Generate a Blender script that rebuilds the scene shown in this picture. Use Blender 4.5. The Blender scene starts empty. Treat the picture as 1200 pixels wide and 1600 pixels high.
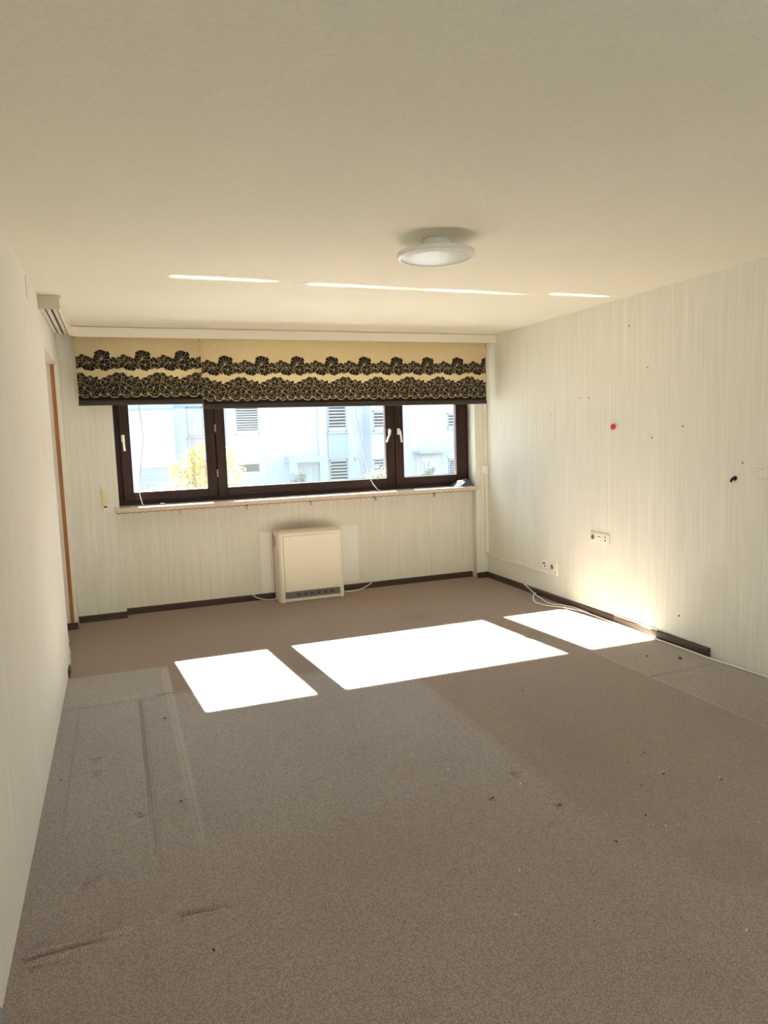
import bpy, bmesh, math, random
import numpy as np
from mathutils import Vector, Matrix

random.seed(7)
rng = np.random.default_rng(7)
scene = bpy.context.scene
COL = scene.collection

# ------------------------------------------------------------------ camera
cam_data = bpy.data.cameras.new('camera')
cam_data.sensor_fit = 'VERTICAL'
cam_data.sensor_height = 36.0
cam_data.sensor_width = 27.0
cam_data.lens = 25.025
cam_data.clip_start = 0.05
cam_data.clip_end = 400
cam = bpy.data.objects.new('camera', cam_data)
COL.objects.link(cam)
FWD = Vector((0.3464, 0.9317, -0.1088)).normalized()
RGT = Vector((0.9356, -0.3517, -0.0325))
RGT = (RGT - FWD * RGT.dot(FWD)).normalized()
UPV = RGT.cross(FWD)
cam.matrix_world = Matrix(((RGT.x, UPV.x, -FWD.x, 0.0),
                           (RGT.y, UPV.y, -FWD.y, 0.0),
                           (RGT.z, UPV.z, -FWD.z, 1.5492),
                           (0, 0, 0, 1)))
scene.camera = cam

# ------------------------------------------------------------------ sky, sun, exposure
world = bpy.data.worlds.new('sky')
scene.world = world
world.use_nodes = True
wn = world.node_tree
wn.nodes.clear()
w_out = wn.nodes.new('ShaderNodeOutputWorld')
w_bg = wn.nodes.new('ShaderNodeBackground')
w_bg.inputs['Color'].default_value = (0.42, 0.70, 1.0, 1)
w_bg.inputs['Strength'].default_value = 5.0
wn.links.new(w_bg.outputs[0], w_out.inputs[0])

sun_data = bpy.data.lights.new('sun', 'SUN')
sun_data.energy = 92.0
sun_data.angle = math.radians(0.53)
sun_data.color = (1.0, 0.95, 0.86)
sun = bpy.data.objects.new('sun', sun_data)
COL.objects.link(sun)
sun.location = (-3, 20, 15)
sun.rotation_euler = Vector((0.092, -1.0, -0.663)).to_track_quat('-Z', 'Y').to_euler()

scene.view_settings.view_transform = 'Standard'
scene.view_settings.look = 'None'
scene.view_settings.exposure = 0.15
scene.view_settings.gamma = 1.0
scene.view_settings.use_curve_mapping = False
scene.cycles.max_bounces = 14
scene.cycles.diffuse_bounces = 10
scene.cycles.glossy_bounces = 4
scene.cycles.transparent_max_bounces = 12
scene.cycles.sample_clamp_indirect = 12.0
scene.cycles.use_denoising = True

# ------------------------------------------------------------------ room dimensions (metres)
XL, XR = -0.401, 3.621          # left and right wall
YB = 6.62                       # front of the piers beside the window
YN = 6.736                      # back of the niche under the window
YO = 7.10                       # outer face of the window wall
YR = -2.6                       # rear wall behind the camera
H = 2.5
NL, NR = -0.005, 3.493          # niche / window reveal sides


# ------------------------------------------------------------------ node helpers
class Mat:
    def __init__(self, name):
        self.m = bpy.data.materials.new(name)
        self.m.use_nodes = True
        self.nt = self.m.node_tree
        self.nt.nodes.clear()
        self.out = self.nt.nodes.new('ShaderNodeOutputMaterial')

    def node(self, t, **kw):
        n = self.nt.nodes.new(t)
        for k, v in kw.items():
            setattr(n, k, v)
        return n

    def link(self, a, b):
        self.nt.links.new(a, b)

    def inp(self, sock, v):
        if isinstance(v, (int, float)):
            sock.default_value = v
        elif isinstance(v, (tuple, list)):
            sock.default_value = tuple(v) + ((1,) if len(v) == 3 and sock.type == 'RGBA' else ())
        else:
            self.link(v, sock)

    def math(self, op, a, b=0.0, clamp=False):
        n = self.node('ShaderNodeMath', operation=op, use_clamp=clamp)
        self.inp(n.inputs[0], a)
        self.inp(n.inputs[1], b)
        return n.outputs[0]

    def step(self, v, lo, hi):
        n = self.node('ShaderNodeMapRange', interpolation_type='SMOOTHSTEP')
        self.inp(n.inputs[0], v)
        n.inputs[1].default_value = lo
        n.inputs[2].default_value = hi
        n.inputs[3].default_value = 0
        n.inputs[4].default_value = 1
        return n.outputs[0]

    def ramp(self, v, lo, hi, a, b):
        n = self.node('ShaderNodeMapRange')
        self.inp(n.inputs[0], v)
        n.inputs[1].default_value = lo
        n.inputs[2].default_value = hi
        n.inputs[3].default_value = a
        n.inputs[4].default_value = b
        return n.outputs[0]

    def mix(self, f, a, b, blend='MIX'):
        n = self.node('ShaderNodeMix', data_type='RGBA', blend_type=blend)
        self.inp(n.inputs[0], f)
        self.inp(n.inputs[6], a)
        self.inp(n.inputs[7], b)
        return n.outputs[2]

    def pos(self):
        return self.node('ShaderNodeNewGeometry').outputs['Position']

    def sep(self, v):
        n = self.node('ShaderNodeSeparateXYZ')
        self.link(v, n.inputs[0])
        return n.outputs

    def mapping(self, v, scale=(1, 1, 1)):
        n = self.node('ShaderNodeMapping')
        self.link(v, n.inputs[0])
        n.inputs['Scale'].default_value = scale
        return n.outputs[0]

    def noise(self, v, scale, detail=2.0, rough=0.5):
        n = self.node('ShaderNodeTexNoise')
        self.link(v, n.inputs['Vector'])
        n.inputs['Scale'].default_value = scale
        n.inputs['Detail'].default_value = detail
        n.inputs['Roughness'].default_value = rough
        return n.outputs[0]

    def bump(self, h, strength, dist):
        n = self.node('ShaderNodeBump')
        n.inputs['Strength'].default_value = strength
        n.inputs['Distance'].default_value = dist
        self.link(h, n.inputs['Height'])
        return n.outputs[0]

    def bsdf(self, color, rough=0.6, normal=None, metal=0.0, spec=0.5, **kw):
        n = self.node('ShaderNodeBsdfPrincipled')
        self.inp(n.inputs['Base Color'], color)
        self.inp(n.inputs['Roughness'], rough)
        n.inputs['Metallic'].default_value = metal
        n.inputs['Specular IOR Level'].default_value = spec
        for k, v in kw.items():
            self.inp(n.inputs[k], v)
        if normal is not None:
            self.link(normal, n.inputs['Normal'])
        self.link(n.outputs[0], self.out.inputs[0])
        return n


def plain(name, color, rough=0.5, var=0.06, scale=12.0, spec=0.5, bump=0.0, metal=0.0):
    """plain coloured material with a little procedural unevenness"""
    M = Mat(name)
    co = M.node('ShaderNodeTexCoord').outputs['Object']
    f = M.noise(co, scale, 3)
    lo = tuple(c * (1 - var) for c in color)
    hi = tuple(min(1, c * (1 + var)) for c in color)
    c = M.mix(f, lo, hi)
    nrm = M.bump(M.noise(co, scale * 12, 2), 0.3, bump) if bump else None
    M.bsdf(c, rough, nrm, metal, spec)
    return M.m


# ------------------------------------------------------------------ materials
def make_wallpaper(name, base, heater_patch=False, dusty=0.0):
    M = Mat(name)
    p = M.pos()
    streak = M.noise(M.mapping(p, (1, 1, 0.012)), 130, 3, 0.6)
    wide = M.noise(M.mapping(p, (1, 1, 0.02)), 26, 2)
    blot = M.noise(p, 1.3, 3)
    c = M.mix(M.ramp(streak, 0.33, 0.67, 0, 1), tuple(b * .88 for b in base), tuple(min(1, b * 1.06) for b in base))
    c = M.mix(M.ramp(wide, 0.35, 0.65, 0, 0.5), c, tuple(b * .94 for b in base))
    c = M.mix(M.ramp(blot, 0.45, 0.75, 0, 0.22), c, tuple(b * .86 for b in base))
    if heater_patch:   # darker oval patch on the wall above the storage heater
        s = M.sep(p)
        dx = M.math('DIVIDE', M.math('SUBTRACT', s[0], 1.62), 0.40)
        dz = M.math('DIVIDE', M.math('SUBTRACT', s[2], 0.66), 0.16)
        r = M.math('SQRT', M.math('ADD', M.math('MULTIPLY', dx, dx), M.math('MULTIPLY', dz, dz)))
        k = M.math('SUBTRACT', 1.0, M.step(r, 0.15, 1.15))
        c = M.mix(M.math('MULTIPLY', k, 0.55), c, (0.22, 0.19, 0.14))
    if dusty:   # grey scuffs where furniture rubbed the paper
        s = M.sep(p)
        k = M.math('MULTIPLY', M.step(s[2], 1.35, 0.8), M.ramp(M.noise(M.mapping(p, (1, 1, .4)), 3.1, 4), .5, .75, 0, dusty))
        c = M.mix(k, c, tuple(b * .8 for b in base))
    nb = M.bump(streak, 0.55, 0.0035)
    M.bsdf(c, 0.85, nb, spec=0.2)
    return M.m


WALLPAPER = make_wallpaper('striped_wallpaper', (0.79, 0.785, 0.70), dusty=0.5)
WALLPAPER_NICHE = make_wallpaper('striped_wallpaper_niche', (0.78, 0.76, 0.645), heater_patch=True)
WALLPAPER_LEFT = make_wallpaper('striped_wallpaper_left', (0.82, 0.80, 0.735))


def make_ceiling():
    M = Mat('woodchip_ceiling')
    p = M.pos()
    n1 = M.noise(M.mapping(p, (0.8, 1.6, 1)), 115, 3, 0.6)
    chips = M.ramp(n1, 0.48, 0.68, 0, 1)
    big = M.noise(p, 0.7, 2)
    base = (0.85, 0.83, 0.715)
    c = M.mix(M.ramp(big, 0.35, 0.7, 0, 1), base, (0.81, 0.80, 0.68))
    c = M.mix(M.math('MULTIPLY', chips, 0.20), c, (0.54, 0.52, 0.43))
    M.bsdf(c, 0.9, M.bump(chips, 0.38, 0.003), spec=0.15)
    return M.m


CEILING = make_ceiling()


def make_carpet():
    M = Mat('loop_carpet')
    p = M.pos()
    s = M.sep(p)
    x, y = s[0], s[1]
    wob = M.math('MULTIPLY', M.math('SUBTRACT', M.noise(p, 3.0, 3), 0.5), 0.06)
    xw = M.math('ADD', x, wob)
    yw = M.math('ADD', y, wob)
    brown = (0.37, 0.245, 0.18)
    lane = (0.44, 0.335, 0.275)
    grey = (0.53, 0.495, 0.495)  # faded carpet, with the sky's lilac sheen put into the colour
    tan = (0.54, 0.46, 0.39)
    near = (0.47, 0.395, 0.345)
    # faded area that once lay open (left strip), worn away towards the camera
    fade = M.math('MULTIPLY', M.step(yw, 4.50, 4.36), M.step(xw, 1.72, 1.60))
    fade = M.math('MULTIPLY', fade, M.step(y, 1.35, 3.4))
    box = M.math('MULTIPLY', M.math('MULTIPLY', M.step(y, 5.045, 5.025), M.step(y, 4.44, 4.46)), M.step(x, 0.235, 0.222))
    right = M.math('MULTIPLY', M.step(y, 4.49, 4.40), M.step(xw, 2.985, 3.03))
    right = M.math('MULTIPLY', right, M.step(y, 1.9, 3.2))
    c = M.mix(M.step(yw, 4.52, 4.40), brown, lane)
    c = M.mix(M.step(y, 2.6, 1.6), c, near)
    c = M.mix(fade, c, grey)
    c = M.mix(box, c, (0.55, 0.505, 0.485))
    c = M.mix(right, c, tan)
    # pale worn edges beside the strips
    def vline(cx, w, y0, y1, soft):
        a = M.math('SUBTRACT', 1.0, M.step(M.math('ABSOLUTE', M.math('SUBTRACT', x, cx)), w * 0.4, w))
        b = M.math('MULTIPLY', M.step(y, y0, y0 + soft), M.step(y, y1 + 0.03, y1))
        return M.math('MULTIPLY', a, b)
    def hline(cy, w, x0, x1):
        a = M.math('SUBTRACT', 1.0, M.step(M.math('ABSOLUTE', M.math('SUBTRACT', y, cy)), w * 0.4, w))
        b = M.math('MULTIPLY', M.step(x, x0, x0 + .02), M.step(x, x1 + .02, x1))
        return M.math('MULTIPLY', a, b)
    c = M.mix(M.math('MULTIPLY', vline(0.208, 0.035, 2.5, 4.95, 1.0), 0.45), c, (0.70, 0.66, 0.64))
    c = M.mix(M.math('MULTIPLY', vline(1.665, 0.055, 2.0, 4.40, 1.4), 0.28), c, (0.66, 0.61, 0.57))
    c = M.mix(M.math('MULTIPLY', vline(3.012, 0.016, 2.2, 4.4, 0.8), 0.45), c, (0.72, 0.65, 0.57))
    c = M.mix(M.math('MULTIPLY', vline(0.033, 0.016, 2.55, 4.42, 0.9), 0.55), c, (0.09, 0.075, 0.065))
    c = M.mix(M.math('MULTIPLY', vline(-0.305, 0.006, 2.9, 4.45, 0.3), 0.3), c, (0.12, 0.10, 0.09))
    c = M.mix(M.math('MULTIPLY', hline(4.505, 0.012, -0.40, 0.03), 0.6), c, (0.72, 0.68, 0.65))
    c = M.mix(M.math('MULTIPLY', hline(4.47, 0.011, 0.12, 0.225), 0.75), c, (0.07, 0.06, 0.05))
    c = M.mix(M.math('MULTIPLY', hline(3.44, 0.008, 3.0, 3.50), 0.8), c, (0.08, 0.065, 0.05))
    # stains
    def blob(cx, cy, rx, ry):
        dx = M.math('DIVIDE', M.math('SUBTRACT', xw, cx), rx)
        dy = M.math('DIVIDE', M.math('SUBTRACT', yw, cy), ry)
        r = M.math('SQRT', M.math('ADD', M.math('MULTIPLY', dx, dx), M.math('MULTIPLY', dy, dy)))
        return M.math('SUBTRACT', 1.0, M.step(r, 0.6, 1.15))
    c = M.mix(M.math('MULTIPLY', blob(2.29, 5.44, 0.17, 0.14), 0.42), c, (0.15, 0.11, 0.085))
    c = M.mix(M.math('MULTIPLY', blob(1.95, 1.83, 0.17, 0.16), 0.30), c, (0.22, 0.18, 0.15))
    c = M.mix(M.math('MULTIPLY', blob(2.0, 2.9, 0.16, 0.5), 0.16), c, (0.22, 0.18, 0.15))
    c = M.mix(M.math('MULTIPLY', blob(0.85, 2.45, 0.55, 0.25), 0.10), c, (0.24, 0.20, 0.18))
    cloud = M.noise(M.mapping(p, (1, 0.6, 1)), 1.6, 4, 0.6)
    c = M.mix(M.ramp(cloud, 0.42, 0.75, 0, 0.30), c, (0.30, 0.245, 0.21))
    # loops of the pile
    vor = M.node('ShaderNodeTexVoronoi')
    M.link(M.mapping(p, (1, 0.8, 1)), vor.inputs['Vector'])
    vor.inputs['Scale'].default_value = 210
    vor.inputs['Randomness'].default_value = 0.55
    loop = vor.outputs['Distance']
    c = M.mix(M.ramp(loop, 0.25, 0.62, 0, 0.75), c, (0.17, 0.14, 0.12))
    fleck = M.noise(p, 320, 2)
    c = M.mix(M.ramp(fleck, 0.55, 0.70, 0, 0.45), c, (0.75, 0.68, 0.62))
    mid = M.noise(p, 60, 3, .65)
    c = M.mix(M.ramp(mid, 0.5, 0.72, 0, 0.25), c, (0.24, 0.20, 0.18))
    h = M.math('ADD', M.math('MULTIPLY', loop, -1.0), M.math('MULTIPLY', mid, 0.7))
    M.bsdf(c, 0.95, M.bump(h, 0.75, 0.004), spec=0.1, **{'Sheen Weight': 0.25, 'Sheen Roughness': 0.5})
    return M.m


CARPET = make_carpet()


def make_wood(name, a, b, axis='Z', rough=0.4, spec=0.4, freq=60):
    M = Mat(name)
    co = M.node('ShaderNodeTexCoord').outputs['Object']
    sc = {'X': (0.04, 1, 1), 'Y': (1, 0.04, 1), 'Z': (1, 1, 0.04)}[axis]
    f = M.noise(M.mapping(co, sc), freq, 4, 0.6)
    c = M.mix(M.ramp(f, 0.35, 0.68, 0, 1), a, b)
    M.bsdf(c, rough, M.bump(f, 0.25, 0.001), spec=spec)
    return M.m


FRAME_V = make_wood('dark_oak_stained_upright', (0.018, 0.008, 0.006), (0.048, 0.021, 0.014), 'Z', 0.5, 0.25)
FRAME_H = make_wood('dark_oak_stained_rail', (0.018, 0.008, 0.006), (0.048, 0.021, 0.014), 'X', 0.5, 0.25)
SKIRT_X = make_wood('dark_brown_skirting_along', (0.040, 0.024, 0.017), (0.075, 0.048, 0.034), 'X', 0.6)
SKIRT_Y = make_wood('dark_brown_skirting_side', (0.048, 0.030, 0.022), (0.088, 0.058, 0.042), 'Y', 0.6)
SKIRT_SUNLIT = make_wood('sunlit_tone_skirting', (0.14, 0.10, 0.072), (0.25, 0.19, 0.14), 'Y', 0.7)  # paler brown, direct sun painted into the skirting colour
SKIRT_GREY = plain('grey_painted_skirting', (0.27, 0.28, 0.30), 0.5, 0.1)
ORANGE_WOOD = make_wood('orange_brown_door_wood', (0.30, 0.12, 0.030), (0.46, 0.20, 0.060), 'Z', 0.5)
WHITE_PAINT = plain('white_gloss_paint', (0.80, 0.77, 0.69), 0.45, 0.03)
SHADED_PAINT = plain('shaded_door_paint', (0.70, 0.67, 0.60), 0.6, 0.05)  # shade of the door recess put into the paint colour
VALANCE = plain('cream_valance_plastic', (0.80, 0.75, 0.64), 0.45, 0.02, 4)
VALANCE_END = plain('beige_end_cap', (0.56, 0.50, 0.40), 0.6, 0.03)
TRACK = plain('pale_grey_track', (0.66, 0.62, 0.55), 0.4, 0.03)
DARK = plain('dark_gap', (0.03, 0.026, 0.022), 0.8)
CREAM_METAL = plain('cream_enamelled_sheet', (0.83, 0.765, 0.60), 0.38, 0.03, 3)
CREAM_METAL_SIDE = plain('cream_enamelled_edge', (0.82, 0.76, 0.62), 0.4, 0.03, 3)
GRILLE_GREY = plain('grey_grille', (0.20, 0.195, 0.17), 0.45, 0.1, metal=0.2)
PLASTIC = plain('ivory_plastic', (0.82, 0.78, 0.66), 0.4, 0.03)
PLASTIC_WHITE = plain('white_plastic', (0.84, 0.82, 0.75), 0.4, 0.02)
BELT = plain('yellowed_plastic', (0.74, 0.67, 0.42), 0.45, 0.04)
BLACK = plain('black_rubber', (0.012, 0.012, 0.013), 0.5)
CABLE = plain('white_cable_sheath', (0.78, 0.76, 0.70), 0.5, 0.03)
BOARD = plain('pale_backing_board', (0.85, 0.83, 0.755), 0.7, 0.04, 6)
STEEL = plain('dull_metal', (0.40, 0.35, 0.28), 0.4, 0.1, metal=0.7)
RED = plain('red_plastic', (0.75, 0.04, 0.06), 0.3)
CLOTH_GREY = plain('grey_cloth', (0.07, 0.075, 0.09), 0.8, 0.35, 30)
CLOTH_PALE = plain('pale_plastic_film', (0.55, 0.58, 0.66), 0.25, 0.2, 30)
CRUMB_PALE = plain('pale_plaster_crumb', (0.72, 0.69, 0.62), 0.8)
CRUMB_DARK = plain('dark_dirt_crumb', (0.075, 0.055, 0.045), 0.9)
LAMP_WHITE = plain('white_lamp_plastic', (0.78, 0.765, 0.71), 0.35, 0.02)
LAMP_DIFF = plain('milky_diffuser', (0.66, 0.69, 0.63), 0.32, 0.02)
PLASTER = plain('broken_plaster', (0.66, 0.63, 0.57), 0.95, 0.25, 40, bump=0.004)


def make_sill():
    M = Mat('rose_marble')
    co = M.pos()
    a = M.noise(co, 22, 5, 0.6)
    b = M.noise(co, 90, 3)
    c = M.mix(M.ramp(a, 0.35, 0.68, 0, 1), (0.60, 0.52, 0.46), (0.74, 0.68, 0.62))
    c = M.mix(M.ramp(b, 0.55, 0.72, 0, 0.5), c, (0.36, 0.24, 0.19))
    M.bsdf(c, 0.16, spec=0.5)
    return M.m


SILL = make_sill()
SILL_TRIM = plain('beige_scalloped_edging', (0.66, 0.55, 0.44), 0.6, 0.25, 60)
SILL_CORD = plain('brown_cord', (0.33, 0.17, 0.07), 0.7, 0.2, 90)


def make_glass():
    M = Mat('veiled_window_glass')
    tr = M.node('ShaderNodeBsdfTransparent')
    tr.inputs[0].default_value = (0.93, 0.95, 0.95, 1)
    gl = M.node('ShaderNodeBsdfGlossy')
    gl.inputs['Roughness'].default_value = 0.02
    df = M.node('ShaderNodeBsdfTranslucent')
    df.inputs[0].default_value = (0.9, 0.92, 0.95, 1)
    veil = M.node('ShaderNodeMixShader')  # thin translucent veil mixed over the clear pane
    p = M.pos()
    M.link(M.ramp(M.noise(p, 2.2, 4), 0.35, 0.7, 0.004, 0.007), veil.inputs[0])
    M.link(tr.outputs[0], veil.inputs[1])
    M.link(df.outputs[0], veil.inputs[2])
    fr = M.node('ShaderNodeFresnel')
    fr.inputs[0].default_value = 1.45
    mx = M.node('ShaderNodeMixShader')
    M.link(M.math('MULTIPLY', fr.outputs[0], 0.6), mx.inputs[0])
    M.link(veil.outputs[0], mx.inputs[1])
    M.link(gl.outputs[0], mx.inputs[2])
    M.link(mx.outputs[0], M.out.inputs[0])
    return M.m


GLASS = make_glass()


def make_cloth(name, color, trans, weave):
    M = Mat(name)
    p = M.pos()
    w1 = M.noise(M.mapping(p, (1, 1, 0.05)), 260, 2)
    w2 = M.noise(M.mapping(p, (0.05, 1, 1)), 260, 2)
    f = M.math('MULTIPLY', M.math('ADD', w1, w2), 0.5)
    c = M.mix(M.ramp(f, 0.4, 0.6, 0, 1), tuple(k * (1 - weave) for k in color), tuple(min(1, k * (1 + weave)) for k in color))
    d = M.node('ShaderNodeBsdfDiffuse')
    t = M.node('ShaderNodeBsdfTranslucent')
    M.link(c, d.inputs[0])
    M.link(c, t.inputs[0])
    mx = M.node('ShaderNodeMixShader')
    mx.inputs[0].default_value = trans
    M.link(d.outputs[0], mx.inputs[1])
    M.link(t.outputs[0], mx.inputs[2])
    M.link(mx.outputs[0], M.out.inputs[0])
    return M.m


FABRIC = make_cloth('cream_blind_fabric', (0.80, 0.70, 0.48), 0.52, 0.05)
PRINT = make_cloth('black_flock_print', (0.032, 0.027, 0.027), 0.42, 0.25)
BAR = plain('dark_blind_bar', (0.030, 0.022, 0.019), 0.55, 0.2)

# outdoors
FACADE = plain('white_render', (0.39, 0.385, 0.38), 0.9, 0.03, 1.5)
FACADE_BOUNCE = plain('bounce_wall_render', (0.10, 0.10, 0.10), 0.9, 0.03, 1.5)  # wall of the added house that bounces sunlight indoors
FACADE_B = plain('bluish_white_render', (0.38, 0.38, 0.38), 0.9, 0.03, 1.5)
PANEL_BLUE = plain('pale_blue_panel', (0.27, 0.30, 0.31), 0.6, 0.04)
PANEL_BROWN = plain('brown_panel', (0.34, 0.28, 0.25), 0.6, 0.05)
CANOPY_BLUE = plain('blue_grey_canopy', (0.29, 0.33, 0.335), 0.6, 0.04)
DOOR_GREEN = plain('grey_green_door', (0.36, 0.38, 0.36), 0.5, 0.05)
DOOR_CREAM = plain('cream_door', (0.45, 0.42, 0.36), 0.5, 0.03)
SHUTTER = plain('pale_shutter', (0.46, 0.475, 0.455), 0.6, 0.04)
SHUTTER_DARK = plain('grey_shutter_joint', (0.38, 0.39, 0.40), 0.6, 0.04)
SHUTTER_BLUE = plain('blue_shutter', (0.20, 0.27, 0.34), 0.6, 0.04)
OUT_FRAME = plain('grey_window_frame', (0.24, 0.25, 0.26), 0.5, 0.04)
OUT_PANE = plain('bluish_pane', (0.30, 0.32, 0.34), 0.12, 0.05)
GARAGE = plain('blue_grey_garage_door', (0.22, 0.23, 0.25), 0.6, 0.08)
LINTEL = plain('beige_lintel', (0.40, 0.35, 0.32), 0.8, 0.05)
ROOF = plain('red_roof_tiles', (0.42, 0.20, 0.13), 0.8, 0.15)
PAVING = plain('grey_asphalt', (0.22, 0.21, 0.20), 0.9, 0.1, 3)
LAWN = plain('green_ground', (0.12, 0.16, 0.06), 0.95, 0.25, 6)
BARK = plain('brown_bark', (0.16, 0.10, 0.06), 0.9, 0.2)


def make_leaf(name, a, b, c3):
    M = Mat(name)
    p = M.pos()
    f = M.noise(p, 9, 3, 0.7)
    g = M.noise(p, 1.8, 2)
    c = M.mix(M.ramp(f, 0.35, 0.65, 0, 1), a, b)
    c = M.mix(M.ramp(g, 0.45, 0.62, 0, 0.8), c, c3)
    d = M.node('ShaderNodeBsdfDiffuse')
    t = M.node('ShaderNodeBsdfTranslucent')
    M.link(c, d.inputs[0]); M.link(c, t.inputs[0])
    mx = M.node('ShaderNodeMixShader')
    mx.inputs[0].default_value = 0.5
    M.link(d.outputs[0], mx.inputs[1]); M.link(t.outputs[0], mx.inputs[2])
    M.link(mx.outputs[0], M.out.inputs[0])
    return M.m


LEAF_YELLOW = make_leaf('autumn_yellow_leaf', (0.40, 0.27, 0.015), (0.30, 0.24, 0.05), (0.20, 0.25, 0.08))
LEAF_GREEN = make_leaf('green_leaf', (0.13, 0.19, 0.09), (0.20, 0.25, 0.13), (0.11, 0.17, 0.10))


# ------------------------------------------------------------------ mesh helpers
class MB:
    def __init__(self):
        self.v, self.f = [], []

    def add(self, verts, faces):
        o = len(self.v)
        self.v += [tuple(p) for p in verts]
        self.f += [tuple(i + o for i in f) for f in faces]
        return self

    def box(self, x0, x1, y0, y1, z0, z1):
        v = [(x0, y0, z0), (x1, y0, z0), (x1, y1, z0), (x0, y1, z0), (x0, y0, z1), (x1, y0, z1), (x1, y1, z1), (x0, y1, z1)]
        return self.add(v, [(0, 3, 2, 1), (4, 5, 6, 7), (0, 1, 5, 4), (1, 2, 6, 5), (2, 3, 7, 6), (3, 0, 4, 7)])

    def cbox(self, x0, x1, y0, y1, z0, z1, c):
        """box with chamfered edges"""
        bm = bmesh.new()
        bmesh.ops.create_cube(bm, size=1)
        for q in bm.verts:
            q.co = ((x0 + x1) / 2 + q.co.x * (x1 - x0), (y0 + y1) / 2 + q.co.y * (y1 - y0), (z0 + z1) / 2 + q.co.z * (z1 - z0))
        bmesh.ops.bevel(bm, geom=list(bm.edges), offset=c, segments=2, profile=0.6, affect='EDGES')
        bm.verts.index_update()
        self.add([q.co[:] for q in bm.verts], [[q.index for q in f.verts] for f in bm.faces])
        bm.free()
        return self

    def prism(self, pts, axis, a, b):
        """extrude a 2-D outline along an axis; pts are the two other coordinates in xyz order"""
        n = len(pts)
        def mk(p, t):
            return {'X': (t, p[0], p[1]), 'Y': (p[0], t, p[1]), 'Z': (p[0], p[1], t)}[axis]
        v = [mk(p, a) for p in pts] + [mk(p, b) for p in pts]
        f = [tuple(range(n))[::-1], tuple(range(n, 2 * n))]
        f += [(i, (i + 1) % n, n + (i + 1) % n, n + i) for i in range(n)]
        return self.add(v, f)

    def cyl(self, c, axis, r, length, n=20, r2=None):
        r2 = r if r2 is None else r2
        ax = Vector(axis).normalized()
        u = ax.orthogonal().normalized()
        w = ax.cross(u)
        c = Vector(c)
        v = []
        for k, rr in ((0, r), (1, r2)):
            for i in range(n):
                t = 2 * math.pi * i / n
                v.append(c + ax * length * k + u * rr * math.cos(t) + w * rr * math.sin(t))
        f = [tuple(range(n))[::-1], tuple(range(n, 2 * n))]
        f += [(i, (i + 1) % n, n + (i + 1) % n, n + i) for i in range(n)]
        return self.add(v, f)

    def lathe(self, prof, c, n=64):
        """profile of (radius, z) turned about the vertical through c"""
        v, f = [], []
        m = len(prof)
        for i in range(n):
            t = 2 * math.pi * i / n
            v += [(c[0] + r * math.cos(t), c[1] + r * math.sin(t), c[2] + z) for r, z in prof]
        for i in range(n):
            for j in range(m - 1):
                a, b = i * m + j, ((i + 1) % n) * m + j
                f.append((a, b, b + 1, a + 1))
        return self.add(v, f)

    def tube(self, pts, r, n=8, smooth=6):
        P = [Vector(p) for p in pts]
        if smooth:
            Q = []
            E = [P[0] * 2 - P[1]] + P + [P[-1] * 2 - P[-2]]
            for i in range(1, len(E) - 2):
                for k in range(smooth):
                    t = k / smooth
                    a, b, c, d = E[i - 1], E[i], E[i + 1], E[i + 2]
                    Q.append(0.5 * ((2 * b) + (c - a) * t + (2 * a - 5 * b + 4 * c - d) * t * t + (3 * b - a - 3 * c + d) * t ** 3))
            Q.append(P[-1])
            P = Q
        v, f = [], []
        u = None
        for i, p in enumerate(P):
            d = (P[min(i + 1, len(P) - 1)] - P[max(i - 1, 0)]).normalized()
            if u is None:
                u = d.orthogonal().normalized()
            u = (u - d * u.dot(d)).normalized()
            w = d.cross(u)
            for k in range(n):
                t = 2 * math.pi * k / n
                v.append(p + u * r * math.cos(t) + w * r * math.sin(t))
        for i in range(len(P) - 1):
            for k in range(n):
                f.append((i * n + k, i * n + (k + 1) % n, (i + 1) * n + (k + 1) % n, (i + 1) * n + k))
        f.append(tuple(range(n))[::-1])
        f.append(tuple((len(P) - 1) * n + k for k in range(n)))
        return self.add(v, f)

    def ball(self, c, r, sx=1, sy=1, sz=1, jit=0.0, sub=2):
        bm = bmesh.new()
        bmesh.ops.create_icosphere(bm, subdivisions=sub, radius=1)
        bm.verts.index_update()
        self.add([(c[0] + q.co.x * r * sx * (1 + random.uniform(-jit, jit)), c[1] + q.co.y * r * sy * (1 + random.uniform(-jit, jit)),
                   c[2] + q.co.z * r * sz * (1 + random.uniform(-jit, jit))) for q in bm.verts], [[q.index for q in f.verts] for f in bm.faces])
        bm.free()
        return self


def world_loc(o):
    p = Vector((0, 0, 0))
    while o is not None:
        p += o.location
        o = o.parent
    return p


def tag(o, label=None, cat=None, group=None, kind=None):
    if label: o['label'] = label
    if cat: o['category'] = cat
    if group: o['group'] = group
    if kind: o['kind'] = kind
    return o


def obj(name, mb, material, parent=None, smooth=False, origin=None):
    """link a mesh whose vertices are given in world coordinates"""
    if parent is not None:
        base = world_loc(parent)
        loc = Vector((0, 0, 0))
    else:
        a = np.array(mb.v)
        if origin is None:
            origin = ((a[:, 0].min() + a[:, 0].max()) / 2, (a[:, 1].min() + a[:, 1].max()) / 2, a[:, 2].min())
        base = Vector(origin)
        loc = base
    me = bpy.data.meshes.new(name)
    me.from_pydata([(p[0] - base.x, p[1] - base.y, p[2] - base.z) for p in mb.v], [], mb.f)
    me.materials.append(material)
    bm = bmesh.new(); bm.from_mesh(me)
    bmesh.ops.recalc_face_normals(bm, faces=bm.faces)
    bm.to_mesh(me); bm.free()
    if smooth:
        me.shade_smooth()
        me.set_sharp_from_angle(angle=math.radians(38))
    o = bpy.data.objects.new(name, me)
    o.location = loc
    o.parent = parent
    COL.objects.link(o)
    return o


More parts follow.
